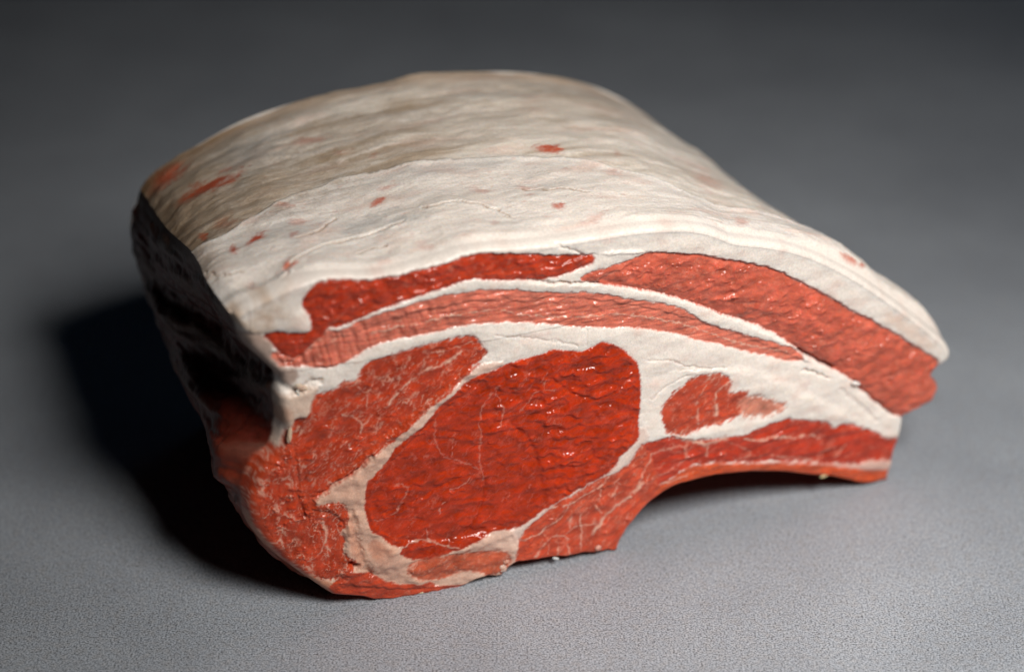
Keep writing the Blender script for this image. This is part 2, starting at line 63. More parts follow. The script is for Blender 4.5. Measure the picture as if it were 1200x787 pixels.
SPOTS = [[13.73, 24.5, 2.51, 1.79, 0.0, -1.79, 1.0],[8.28, 22.7, 0.98, -0.9, -0.54, -2.09, 0.95],[85.01, 41.23, 2.83, -1.19, -0.54, -1.79, 1.0],[78.69, 12.55, 1.09, -0.9, -0.65, -1.49, 0.7],[74.33, 23.3, 1.53, -0.9, -0.44, -1.19, 0.21],[64.52, 24.5, 2.07, -0.9, -0.54, -1.49, 0.21],[42.07, 28.68, 1.74, 0.6, -0.11, -1.19, 0.65],[45.78, 34.06, 1.96, 0.0, -0.22, -0.9, 0.21],[12.86, 66.92, 6.54, -0.9, -0.22, -3.88, 0.85],[6.1, 88.43, 4.58, -0.6, 0.11, -5.97, 0.75],[37.27, 71.1, 3.81, -1.49, -0.33, -2.09, 0.23],[23.76, 37.64, 2.07, -0.9, -0.33, -1.49, 0.21],[23.98, 28.08, 1.85, -0.3, -0.44, -2.09, 0.23],[20.93, 20.31, 0.87, -0.3, -0.33, -1.49, 0.25],[16.35, 7.17, 1.31, 1.19, 0.11, -1.79, 0.9],[4.14, 38.84, 0.65, -2.39, -0.65, -1.79, 0.7],[47.74, 52.58, 0.98, -0.6, -0.22, -0.9, 0.17],[100.71, 38.24, 1.09, 0.3, -0.87, -2.69, 0.13],[123.81, 34.06, 2.4, -2.69, -3.38, -6.27, 0.13],[95.91, 26.29, 2.62, -0.6, -0.65, -1.79, 0.15],[123.16, 7.17, 1.96, 0.0, -0.98, -2.09, 0.21],[36.4, 2.39, 1.2, -1.49, -0.76, -1.49, 0.17],[85.67, 5.97, 2.07, 0.0, -0.22, -1.19, 0.17],[154.11, 3.58, 2.4, 0.0, -1.53, -1.79, 0.7],[159.78, 4.78, 1.74, 0.9, -0.33, -0.9, 0.7],[73.68, 19.12, 0.87, -0.3, -0.22, -0.6, 0.17],[46.21, 5.38, 1.53, -1.49, -0.44, -1.49, 0.1],[83.05, 4.18, 2.4, 0.3, -0.22, -1.19, 0.19],[63.0, 8.96, 0.98, -0.3, -0.22, -0.9, 0.13],[10.03, 40.03, 2.4, -1.79, -0.54, -2.69, 0.15],[7.85, 3.58, 0.98, -3.58, -0.98, -1.19, 0.15],[42.07, 59.15, 1.74, -0.9, -0.22, -1.49, 0.13],[52.75, 0.6, 1.63, -0.9, -0.33, -1.19, 0.08],[93.51, 0.0, 1.2, 0.0, -0.0, 0.6, 0.07],[189.86, 19.12, 2.51, -3.29, 1.74, 3.29, 0.1]]
GREYS = [[24.2, 75.28, 8.39, -1.49, -0.87, -8.36, 0.7],[36.18, 20.31, 9.92, 3.29, -0.33, -3.29, 0.6],[67.57, 38.84, 11.44, -1.19, -1.09, -4.48, 0.35],[21.36, 18.52, 3.6, 1.49, -0.54, -4.48, 0.55],[2.18, 7.17, 1.2, -6.87, -2.4, -1.19, 0.45],[44.25, 17.92, 7.19, -0.9, -0.33, -2.39, 0.6],[59.29, 37.04, 11.23, -0.9, -0.76, -3.58, 0.4],[66.27, 7.77, 5.56, -0.9, -0.54, -2.09, 0.25],[20.27, 28.08, 3.92, 2.09, -0.22, -2.69, 0.35],[79.13, 24.5, 7.3, -2.09, -0.65, -2.39, 0.25]]
TANS = [[26.16, 51.38, 21.14, 5.08, -1.31, -15.83, 0.8],[7.63, 57.96, 8.39, 1.49, -0.54, -15.24, 0.75],[48.39, 69.31, 22.56, -1.49, -1.74, -10.16, 0.5],[82.61, 65.72, 32.48, 10.16, -3.05, -12.25, 0.35],[15.04, 89.62, 11.44, 2.09, 0.11, -7.17, 0.6],[59.29, 51.98, 14.93, -1.49, -0.98, -4.78, 0.4],[87.41, 83.65, 30.3, -5.97, -1.96, -7.77, 0.5],[7.41, 2.39, 2.4, -4.48, -1.74, -2.39, 0.45],[106.81, 68.71, 3.27, -13.44, -5.45, -11.65, 0.35],[39.45, 88.43, 15.26, 1.19, -0.76, -5.08, 0.45]]
TOPCREASES = [[0.6, 0.5, [[15.91, 6.57],[21.36, 10.75],[27.9, 15.53],[37.71, 16.13],[44.9, 17.33]]],[0.6, 0.5, [[49.92, 20.91],[52.97, 19.12],[55.58, 20.31],[59.94, 19.12],[63.21, 16.73],[65.39, 14.34]]],[0.6, 0.9, [[6.76, 0.0],[9.37, 1.19],[13.08, 1.79],[15.48, 4.18]]],[0.8, 0.6, [[1.74, 0.0],[4.36, 0.6],[6.76, 0.6]]],[0.5, 0.3, [[66.27, 13.74],[67.36, 11.35],[67.57, 10.16]]],[0.6, 0.3, [[21.36, 18.52],[26.81, 20.31],[30.52, 25.69],[32.26, 26.89]]],[0.6, 0.4, [[20.49, 0.0],[23.98, 0.6],[27.9, 1.19]]],[0.5, 0.25, [[84.36, 2.39],[89.37, 2.39],[91.99, 1.19]]],[0.6, 0.25, [[71.06, 23.9],[78.25, 20.91],[81.74, 19.72],[86.97, 16.73]]],[0.6, 0.35, [[0.0, 19.72],[3.27, 11.95],[7.41, 11.35]]],[0.5, 0.25, [[31.82, 8.36],[36.4, 10.75],[38.8, 9.56]]]]

# ------------------------------------------------------------------ numeric helpers
F32 = np.float32

def chaikin(p, closed=True, n=1):
    p = np.asarray(p, float)
    for _ in range(n):
        q = np.roll(p, -1, 0) if closed else p[1:]
        a = p if closed else p[:-1]
        r = np.empty((len(a) * 2, 2))
        r[0::2] = a * .75 + q * .25
        r[1::2] = a * .25 + q * .75
        if not closed:
            r = np.vstack([p[:1], r, p[-1:]])
        p = r
    return p

def resample(p, n):
    p = np.asarray(p, float)
    d = np.r_[0, np.cumsum(np.hypot(*np.diff(p, axis=0).T))]
    s = np.linspace(0, d[-1], n)
    return np.c_[np.interp(s, d, p[:, 0]), np.interp(s, d, p[:, 1])]

def seg_dist(x, y, p, closed):
    """distance to a polyline and the signed side of the nearest segment"""
    p = np.asarray(p, float)
    q = np.vstack([p, p[:1]]) if closed else p
    best = np.full(x.shape, 1e9, F32)
    side = np.zeros(x.shape, F32)
    for (ax, ay), (bx, by) in zip(q[:-1], q[1:]):
        dx, dy = bx - ax, by - ay
        l2 = dx * dx + dy * dy + 1e-12
        t = np.clip(((x - ax) * dx + (y - ay) * dy) / l2, 0, 1)
        ex, ey = x - ax - t * dx, y - ay - t * dy
        d = ex * ex + ey * ey
        m = d < best
        best[m] = d[m]
        side[m] = np.sign(dx * ey - dy * ex)[m]
    return np.sqrt(best), side

def inside(x, y, p):
    r = np.zeros(x.shape, bool)
    j = len(p) - 1
    for i in range(len(p)):
        xi, yi = p[i]; xj, yj = p[j]
        if yi != yj:
            c = (yi > y) != (yj > y)
            r ^= c & (x < (xj - xi) * (y - yi) / (yj - yi) + xi)
        j = i
    return r

def sstep(a, b, x):
    t = np.clip((x - a) / (b - a), 0, 1)
    return t * t * (3 - 2 * t)

def _hash(ix, iy, seed):
    h = (ix.astype(np.int64) * 374761393 + iy.astype(np.int64) * 668265263 + seed * 1442695041) & 0x7fffffff
    h = ((h ^ (h >> 13)) * 1274126177) & 0x7fffffff
    return h ^ (h >> 16)

def perlin(x, y, seed=0):
    x = np.asarray(x, F32); y = np.asarray(y, F32)
    ix = np.floor(x); iy = np.floor(y)
    fx, fy = x - ix, y - iy
    ix = ix.astype(np.int64); iy = iy.astype(np.int64)
    def g(ox, oy):
        a = (_hash(ix + ox, iy + oy, seed) & 1023).astype(F32) * F32(2 * math.pi / 1024)
        return np.cos(a) * (fx - ox) + np.sin(a) * (fy - oy)
    u = fx * fx * fx * (fx * (fx * 6 - 15) + 10)
    w = fy * fy * fy * (fy * (fy * 6 - 15) + 10)
    a = g(0, 0) * (1 - u) + g(1, 0) * u
    b = g(0, 1) * (1 - u) + g(1, 1) * u
    return (a * (1 - w) + b * w) * 1.5

def fbm(x, y, seed=0, o=4, g=.5):
    r = 0; a = 1; n = 0
    for i in range(o):
        r = r + a * perlin(x * 2 ** i, y * 2 ** i, seed + i * 17)
        n += a; a *= g
    return r / n

def worley(x, y, seed=0):
    """F1, F2 and a random value for the nearest cell"""
    ix = np.floor(x).astype(np.int64); iy = np.floor(y).astype(np.int64)
    f1 = np.full(x.shape, 9, F32); f2 = f1.copy(); idv = np.zeros(x.shape, F32)
    for ox in (-1, 0, 1):
        for oy in (-1, 0, 1):
            cx, cy = ix + ox, iy + oy
            h = _hash(cx, cy, seed)
            px = cx + (h & 255) / 255.; py = cy + ((h >> 8) & 255) / 255.
            d = np.hypot(px - x, py - y).astype(F32)
            m = d < f1
            f2 = np.where(m, f1, np.minimum(f2, d))
            idv = np.where(m, ((h >> 16) & 255) / 255., idv)
            f1 = np.where(m, d, f1)
    return f1, f2, idv

# ------------------------------------------------------------------ shape of the joint (millimetres)
def front_y(u):                       # the cut runs away from the viewer along this curve
    return FY[0] + FY[1] * u + FY[2] * u * u

SP, CP = math.sin(PSI), math.cos(PSI)

def place(u, v, t):
    """cross-section coordinates (u across, v up, t back along the joint) -> millimetres"""
    return np.stack([u - t * SP, front_y(u) + t * CP, v], -1)

NS_TOP, NS_LEFT, NS_BOT = 900, 160, 300

def _rows(tt):
    keys = sorted(LEFT)
    R = np.stack([resample(chaikin(LEFT[k], False, 2), NS_LEFT) for k in keys])
    out = np.empty((len(tt), NS_LEFT, 2))
    for i, t in enumerate(tt):
        k = np.searchsorted(keys, t) - 1
        k = min(max(k, 0), len(keys) - 2)
        w = (t - keys[k]) / (keys[k + 1] - keys[k])
        p1, p2 = R[k], R[k + 1]
        h = keys[k + 1] - keys[k]
        m1 = (R[k + 1] - R[k - 1]) / (keys[k + 1] - keys[k - 1]) if k > 0 else (p2 - p1) / h
        m2 = (R[k + 2] - R[k]) / (keys[k + 2] - keys[k]) if k + 2 < len(keys) else (p2 - p1) / h
        w2, w3 = w * w, w * w * w
        out[i] = (2*w3 - 3*w2 + 1) * p1 + (w3 - 2*w2 + w) * h * m1 + (-2*w3 + 3*w2) * p2 + (w3 - w2) * h * m2
    return out

def loft(tt):
    """outline of the joint at every depth in tt: left side, top, underside, as (u, v)"""
    tt = np.asarray(tt, float)
    left = _rows(tt)
    a = resample(chaikin(TOP0, False, 1), NS_TOP)
    b = resample(chaikin(TOP1, False, 2), NS_TOP)
    w = (tt / T_LEN)[:, None, None]
    top = a * (1 - w) + b * w
    s = np.linspace(0, 1, NS_TOP)[None, :]
    bump = np.sin(np.pi * np.clip(w[:, :, 0], 0, 1)) * np.sin(np.pi * s) ** .8
    top[:, :, 1] += BULGE * bump
    tq = tt[:, None] / 7.
    top[:, :, 1] += 3.4 * tq * np.exp(1 - tq) * sstep(.62, .8, s) * (1 - sstep(.95, 1., s))
    fade = np.exp(-(s / .06) ** 2)[:, :, None]
    top += (left[:, :1] - top[:, :1]) * fade
    top[:, :, 1] = np.maximum(top[:, :, 1], 1.5)
    c = resample(BOTTOM0, NS_BOT)
    f = np.linspace(0, 1, NS_BOT)[None, :, None]
    bot = np.repeat(c[None], len(tt), 0)
    u0, u1 = c[0, 0], c[-1, 0]
    k = (c[None, :, 0] - u0) / (u1 - u0)
    l0 = left[:, -1:, 0]; r0 = top[:, -1:, 0]
    bot[:, :, 0] = l0 + (r0 - l0) * k
    bot[:, :, 1] += (left[:, -1:, 1] - c[0, 1]) * np.exp(-(f[:, :, 0] / .08) ** 2) + (top[:, -1:, 1] - c[-1, 1]) * np.exp(-((1 - f[:, :, 0]) / .15) ** 2)
    bot[:, :, 1] = np.maximum(bot[:, :, 1], .25)
    left[:, :, 1] = np.maximum(left[:, :, 1], .25)
    return left, top, bot


# ------------------------------------------------------------------ materials
def nodes_of(name):
    m = bpy.data.materials.new(name); m.use_nodes = True
    return m, m.node_tree.nodes, m.node_tree.links, m.node_tree.nodes['Principled BSDF']

def stone_material():
    m, N, L, b = nodes_of('speckled_stone')
    tc = N.new('ShaderNodeTexCoord')
    def noise(scale, detail=2, rough=.5, vec=None):
        n = N.new('ShaderNodeTexNoise'); n.inputs['Scale'].default_value = scale
        n.inputs['Detail'].default_value = detail; n.inputs['Roughness'].default_value = rough
        L.new(vec or tc.outputs['Object'], n.inputs['Vector']); return n.outputs['Fac']
    def ramp(src, stops):
        r = N.new('ShaderNodeValToRGB'); L.new(src, r.inputs[0])
        e = r.color_ramp.elements
        while len(e) < len(stops): e.new(.5)
        for q, (p, c) in zip(e, stops): q.position = p; q.color = (*c, 1)
        return r.outputs[0]
    def mix(mode, fac, a, c):
        x = N.new('ShaderNodeMix'); x.data_type = 'RGBA'; x.blend_type = mode
        if isinstance(fac, float): x.inputs[0].default_value = fac
        else: L.new(fac, x.inputs[0])
        L.new(a, x.inputs[6])
        if isinstance(c, tuple): x.inputs[7].default_value = (*c, 1)
        else: L.new(c, x.inputs[7])
        return x.outputs[2]
    grain = noise(2100, 2.0, .6)
    coarse = noise(1000, 2, .5)
    col = ramp(grain, [(.31, (.07, .077, .088)), (.43, (.22, .240, .270)), (.50, (.30, .326, .366)), (.67, (.45, .487, .545))])
    dark = ramp(coarse, [(.26, (.40, .40, .41)), (.42, (1, 1, 1))])
    col = mix('MULTIPLY', .75, col, dark)
    tint = ramp(noise(420, 1), [(.40, (1, 1, 1)), (.74, (1.0, .93, .86))])
    col = mix('MULTIPLY', .6, col, tint)
    cloud = ramp(noise(16, 4, .6), [(.25, (.80, .80, .81)), (.75, (1.1, 1.1, 1.1))])
    col = mix('MULTIPLY', 1., col, cloud)
    L.new(col, b.inputs['Base Color'])
    b.inputs['Roughness'].default_value = .55
    b.inputs['Specular IOR Level'].default_value = .4
    bump = N.new('ShaderNodeBump'); bump.inputs['Strength'].default_value = .22; bump.inputs['Distance'].default_value = .0002
    L.new(grain, bump.inputs['Height']); L.new(bump.outputs[0], b.inputs['Normal'])
    return m

def flesh_material(name, micro, micro_strength, rough_meat, rough_fat, coat, sss_scale):
    """colour and fat fraction come with the mesh; grain, gloss and fine relief are made here"""
    m, N, L, b = nodes_of(name)
    tc = N.new('ShaderNodeTexCoord')
    col = N.new('ShaderNodeAttribute'); col.attribute_name = 'tissue'
    fat = N.new('ShaderNodeAttribute'); fat.attribute_name = 'fat'
    n1 = N.new('ShaderNodeTexNoise'); n1.inputs['Scale'].default_value = micro; n1.inputs['Detail'].default_value = 3
    L.new(tc.outputs['Object'], n1.inputs['Vector'])
    n2 = N.new('ShaderNodeTexNoise'); n2.inputs['Scale'].default_value = 260; n2.inputs['Detail'].default_value = 4
    L.new(tc.outputs['Object'], n2.inputs['Vector'])
    mr = N.new('ShaderNodeMapRange'); mr.inputs['From Min'].default_value = .3; mr.inputs['From Max'].default_value = .7
    mr.inputs['To Min'].default_value = .88; mr.inputs['To Max'].default_value = 1.08
    L.new(n1.outputs['Fac'], mr.inputs['Value'])
    vm = N.new('ShaderNodeVectorMath'); vm.operation = 'SCALE'
    L.new(col.outputs['Color'], vm.inputs[0]); L.new(mr.outputs[0], vm.inputs['Scale'])
    L.new(vm.outputs[0], b.inputs['Base Color'])
    r = N.new('ShaderNodeMapRange'); r.inputs['To Min'].default_value = rough_meat; r.inputs['To Max'].default_value = rough_fat
    L.new(fat.outputs['Fac'], r.inputs['Value'])
    ra = N.new('ShaderNodeMath'); ra.operation = 'MULTIPLY_ADD'; ra.inputs[1].default_value = .12
    L.new(n2.outputs['Fac'], ra.inputs[0]); L.new(r.outputs[0], ra.inputs[2])
    L.new(ra.outputs[0], b.inputs['Roughness'])
    b.inputs['IOR'].default_value = 1.40
    sw = N.new('ShaderNodeAttribute'); sw.attribute_name = 'body'
    sm = N.new('ShaderNodeMath'); sm.operation = 'MULTIPLY'; sm.inputs[1].default_value = .75
    L.new(sw.outputs['Fac'], sm.inputs[0]); L.new(sm.outputs[0], b.inputs['Subsurface Weight'])
    b.inputs['Subsurface Scale'].default_value = sss_scale
    rad = N.new('ShaderNodeMix'); rad.data_type = 'VECTOR'
    L.new(fat.outputs['Fac'], rad.inputs[0])
    rad.inputs[4].default_value = (1.0, .22, .11); rad.inputs[5].default_value = (1.0, .78, .62)
    L.new(rad.outputs[1], b.inputs['Subsurface Radius'])
    sl = N.new('ShaderNodeMapRange'); sl.inputs['To Min'].default_value = .42; sl.inputs['To Max'].default_value = .5
    L.new(fat.outputs['Fac'], sl.inputs['Value']); L.new(sl.outputs[0], b.inputs['Specular IOR Level'])
    b.inputs['Coat Weight'].default_value = coat
    b.inputs['Coat Roughness'].default_value = .12
    # the fine grain shows on fat, hardly on wet muscle
    ms = N.new('ShaderNodeMapRange'); ms.inputs['To Min'].default_value = micro_strength * .04; ms.inputs['To Max'].default_value = micro_strength
    L.new(fat.outputs['Fac'], ms.inputs['Value'])
    bump = N.new('ShaderNodeBump'); L.new(ms.outputs[0], bump.inputs['Strength']); bump.inputs['Distance'].default_value = .0002
    L.new(n1.outputs['Fac'], bump.inputs['Height'])
    L.new(bump.outputs[0], b.inputs['Normal'])
    return m

MAT_STONE = stone_material()
MAT_CUT = flesh_material('moist_cut_flesh', 2600, .035, .12, .22, .0, .0022)
MAT_CAP = flesh_material('dry_fat_surface', 1900, .22, .26, .26, .0, .0026)
MAT_SIDE = flesh_material('side_flesh', 1500, .5, .30, .40, .0, .0016)

# ------------------------------------------------------------------ mesh writer
def mesh_object(name, verts, quads, mat, col, fat, parent, body=None):
    me = bpy.data.meshes.new(name)
    nv, nf = len(verts), len(quads)
    me.vertices.add(nv)
    me.vertices.foreach_set('co', (np.asarray(verts) * .001).astype(F32).ravel())
    me.loops.add(nf * 4); me.polygons.add(nf)
    me.loops.foreach_set('vertex_index', np.asarray(quads, np.int32).ravel())
    me.polygons.foreach_set('loop_start', np.arange(0, nf * 4, 4, dtype=np.int32))
    me.polygons.foreach_set('loop_total', np.full(nf, 4, np.int32))
    me.polygons.foreach_set('use_smooth', np.ones(nf, bool))
    a = me.attributes.new('tissue', 'FLOAT_COLOR', 'POINT')
    a.data.foreach_set('color', np.c_[np.clip(col, 0, 1), np.ones(nv)].astype(F32).ravel())
    a = me.attributes.new('fat', 'FLOAT', 'POINT')
    a.data.foreach_set('value', np.asarray(fat, F32).ravel())
    a = me.attributes.new('body', 'FLOAT', 'POINT')          # 1 inside a piece, 0 where it thins out at its rim
    a.data.foreach_set('value', np.asarray(np.ones(nv) if body is None else body, F32).ravel())
    me.update(calc_edges=True)
    me.materials.append(mat)
    o = bpy.data.objects.new(name, me)
    scene.collection.objects.link(o)
    o.parent = parent
    return o

def mix3(a, b, w):
    return a * (1 - w[..., None]) + np.asarray(b) * w[..., None]

# ------------------------------------------------------------------ table
def build_table():
    me = bpy.data.meshes.new('tabletop')
    x, y0, y1, h = 1.6, -.7, 2.6, .03
    v = [(-x, y0, -h), (x, y0, -h), (x, y1, -h), (-x, y1, -h), (-x, y0, 0), (x, y0, 0), (x, y1, 0), (-x, y1, 0)]
    f = [(3, 2, 1, 0), (4, 5, 6, 7), (0, 1, 5, 4), (1, 2, 6, 5), (2, 3, 7, 6), (3, 0, 4, 7)]
    me.from_pydata(v, [], f); me.materials.append(MAT_STONE)
    o = bpy.data.objects.new('tabletop', me); scene.collection.objects.link(o)
    o['kind'] = 'structure'; o['label'] = 'speckled grey stone tabletop under the meat'
build_table()

# ------------------------------------------------------------------ the joint of lamb
rack = bpy.data.objects.new('lamb_rack', None)
scene.collection.objects.link(rack)
rack['label'] = 'raw rack of lamb with thick white fat cap on grey stone'
rack['category'] = 'meat'

LIN = lambda r, g, b: np.array([((c / 255 + .055) / 1.055) ** 2.4 for c in (r, g, b)])
FAT = np.array([.79, .72, .665])
FAT_WARM = np.array([.68, .47, .36])
FAT_PINK = np.array([.66, .44, .38])
MUSCLE = {   # linear colours
    'eye_muscle': (.40, .032, .007), 'upper_muscle': (.45, .050, .016), 'chine_muscle': (.46, .054, .018),
    'base_muscle': (.44, .055, .022), 'under_muscle': (.46, .100, .050), 'rib_muscle': (.50, .072, .032),
    'flap_muscle': (.43, .044, .020), 'flap_strip': (.50, .080, .028), 'side_muscle': (.47, .065, .028),
    'side_sliver': (.58, .22, .15), 'middle_muscle': (.60, .165, .110), 'cap_muscle': (.43, .044, .016),
    'cap_muscle_b': (.52, .115, .072)}
#                 reticulate, fine streak, streak angle, marbling strength
MARBLE = {'eye_muscle': (.11, .02, 30), 'upper_muscle': (.60, .60, 38), 'chine_muscle': (.85, .30, 75), 'base_muscle': (.2, .1, 0),
          'under_muscle': (.4, .1, 10), 'rib_muscle': (.35, .25, 40), 'flap_muscle': (.25, .12, 5), 'flap_strip': (.1, .25, 2),
          'side_muscle': (.40, .30, 35), 'side_sliver': (.3, .5, 40), 'middle_muscle': (.10, .60, -2), 'cap_muscle': (.12, .10, 10),
          'cap_muscle_b': (.14, .10, -25)}
SPARK = {'eye_muscle': .25, 'middle_muscle': .5, 'cap_muscle': .7, 'cap_muscle_b': .9, 'chine_muscle': 1.0, 'rib_muscle': .6, 'flap_muscle': .4}
BEAD = {'eye_muscle': .45, 'middle_muscle': .45, 'cap_muscle': .7, 'cap_muscle_b': .8, 'chine_muscle': .7}
FEATHER = {'upper_muscle': .9, 'chine_muscle': .8, 'side_muscle': 1.1, 'side_sliver': 1.8, 'rib_muscle': .7, 'flap_muscle': .9, 'under_muscle': .9, 'eye_muscle': .2, 'cap_muscle_b': .3}
SOFT = {'upper_muscle': .5, 'chine_muscle': .5, 'side_muscle': .5, 'side_sliver': .8, 'rib_muscle': .45, 'flap_muscle': .45, 'under_muscle': .6, 'flap_strip': .5}
JAG = {'side_muscle': .45, 'side_sliver': .9, 'flap_muscle': .6, 'rib_muscle': .4, 'chine_muscle': .5, 'upper_muscle': .35, 'under_muscle': .35, 'cap_muscle_b': .3}
TINT = {'rim_fat': ((.46, .17, .09), .8), 'bone_fat': ((.60, .34, .25), .6), 'fat_flap': ((.58, .38, .27), .6), 'rib_seam': ((.60, .40, .34), .5)}
OFFSET = {'fat_cap': .35, 'cap_seam': .35, 'bone_fat': .35, 'rib_seam': .15, 'rim_fat': .0, 'fat_flap': .8, 'cap_muscle': -.35,
          'cap_muscle_b': -.4, 'middle_muscle': -.25, 'eye_muscle': .0, 'upper_muscle': -.1, 'chine_muscle': .0, 'side_muscle': -.05,
          'rib_muscle': -.1, 'flap_muscle': -.2, 'flap_strip': .1, 'base_muscle': .2, 'under_muscle': .0, 'side_sliver': 0}

def outline():
    l = resample(chaikin(LEFT[0], False, 1), 120)
    t = resample(chaikin(TOP0, False, 1), 300)
    b = resample(BOTTOM0, 300)
    return np.vstack([l[::-1], t[1:], b[::-1][1:-1]])

STEP = .16
OUT = outline()
gu = np.arange(OUT[:, 0].min() - .2, OUT[:, 0].max() + .2, STEP)
gv = np.arange(0, OUT[:, 1].max() + .2, STEP)
U, W = np.meshgrid(gu, gv)
U = U.astype(F32); W = W.astype(F32)

def rounding(u, v):
    """how far the cut face curves back at its rim: wide at the lower left, 2 mm along the fat, tight elsewhere"""
    ll = sstep(-30, -58, u) * sstep(50, 36, v)
    lf = sstep(-44, -54, u) * sstep(82, 76, v)
    top = sstep(40, 55, v + np.clip(u - 60, 0, 60) * .62)
    return .8 + np.maximum(np.maximum(3.0 * ll, 2.4 * lf), 1.2 * top)

# gentle wobble so that no traced edge stays a clean curve
wx = fbm(U * .45, W * .45, 5, 3) * .45 + fbm(U * 1.8, W * 1.8, 9, 3) * .20
wy = fbm(U * .45, W * .45, 6, 3) * .45 + fbm(U * 1.8, W * 1.8, 10, 3) * .20
UW, VW = U + wx, W + wy

def sub(p, m):
    p = np.asarray(p)
    i0 = max(int((p[:, 1].min() - m - gv[0]) / STEP), 0); i1 = min(int((p[:, 1].max() + m - gv[0]) / STEP) + 2, len(gv))
    j0 = max(int((p[:, 0].min() - m - gu[0]) / STEP), 0); j1 = min(int((p[:, 0].max() + m - gu[0]) / STEP) + 2, len(gu))
    return slice(i0, i1), slice(j0, j1)

in_out = inside(U, W, OUT)
d_out, _ = seg_dist(U, W, OUT[::2], True)

label = np.zeros(U.shape, np.int16)
SD = {}
bmin = np.full(U.shape, 9, F32)
for k, name in enumerate(ORDER, 1):
    p = chaikin(POLY[name], True, 1)
    w = sub(p, 3.)
    i = inside(UW[w], VW[w], p)
    d, _ = seg_dist(UW[w], VW[w], p, True)
    sd = np.where(i, d, -d)
    SD[name] = (w, sd)
    bmin[w] = np.minimum(bmin[w], d)
    label[w][i] = k

BODY = sstep(.1, 1.8, bmin)
# ---- relief and colour fields
lowf = fbm(U * .05, W * .05, 31, 3)
midf = fbm(U * .3, W * .3, 33, 4)
fine = fbm(U * 1.6, W * 1.6, 35, 3)
H = midf * .22 + lowf * .5
FATF = np.ones(U.shape, F32)
# fat: cream white, warmer and pinker towards the backbone
warm = sstep(15, -40, U + (W - 30) * .3) * sstep(62, 40, W)
COL = mix3(np.broadcast_to(FAT, U.shape + (3,)).copy(), FAT_WARM, np.clip(warm * .95 + midf * .25, 0, 1))
COL = mix3(COL, FAT_PINK, np.clip(fbm(U * .16, W * .22, 41, 3) * .8 - .08, 0, .35) * (1 - .3 * warm))
COL = COL * (1 + fine * .03 + fbm(U * .12, W * .3, 43, 3) * .06)[..., None]
H += fbm(U * .05, W * .22, 44, 2) * .25
low = sstep(16, 9, W) * sstep(25, 45, U)
COL = mix3(COL, np.array([.60, .34, .28]), low * .8)
lip_shade = sstep(-46, -56, U) * sstep(74, 80, W)
COL = mix3(COL, np.array([.52, .37, .26]), lip_shade * np.clip(.45 + midf, 0, .8))  # shading of the lip's left end painted into the fat as brown
orange = sstep(.15, .6, fbm(U * .22, W * .22, 46, 4)) * warm
COL = mix3(COL, np.array([.46, .17, .08]), orange * .7)

WX, WY = fbm(U * .8, W * .8, 57, 2) * .35, fbm(U * .8, W * .8, 58, 2) * .35
f1, f2, cid = worley(UW / 4.6 + midf * .6, VW / 2.5 + lowf + midf * .4, 3)       # bundles of fibre, wet and domed
g1, g2, gid = worley(UW / 2.4 + midf * .3, VW / 1.7 + midf * .4, 8)
bundle = (1 - f1 ** 2 * 1.5)
grains = (1 - g1 ** 2 * 1.5)
wrk = fbm(UW * .19 + midf * .5, VW * .46 + midf * .5 + U * .06, 51, 2, .4)
beads = np.maximum(fbm(UW * .42, VW * .72, 53, 2, .4), 0) * sstep(-.25, .3, fbm(U * .09, W * .12, 54, 2))
sparkle = np.maximum(fbm(UW * 1.15, VW * 1.3, 55, 2, .4) - .1, 0) * sstep(-.05, .35, fbm(U * .16, W * .2, 56, 3))
wrinkle = .5 + wrk

# stains, membranes and a patch of painted shade, each with its own shape
for colour, amount, soft, poly in STAINS_SHADE:
    p = chaikin(poly, True, 2); w = sub(p, 3.)
    i = inside(UW[w], VW[w], p); d, _ = seg_dist(UW[w], VW[w], p, True)
    e = sstep(-soft, soft, np.where(i, d, -d) + fbm(U[w] * .5, W[w] * .5, 47, 3) * soft) * amount
    COL[w] = mix3(COL[w], np.array(colour), e)
# seams and layers of fat swell between the muscles
fatness = np.ones(U.shape, F32); bmus = np.full(U.shape, 9, F32)
for name in MUSCLE:
    w, sd = SD[name]; fatness[w] = np.minimum(fatness[w], sstep(.1, -.3, sd)); bmus[w] = np.minimum(bmus[w], np.abs(sd))
swell = np.sqrt(1 - (1 - np.clip(bmus, 0, 3.) / 3.) ** 2)
H += fatness * swell * .42
w, sd = SD['bone_fat']
H[w] += sstep(0, 1.5, sd) * (fbm(U[w] * .16, W[w] * .2, 48, 3, .4) * 1.1 + .25)
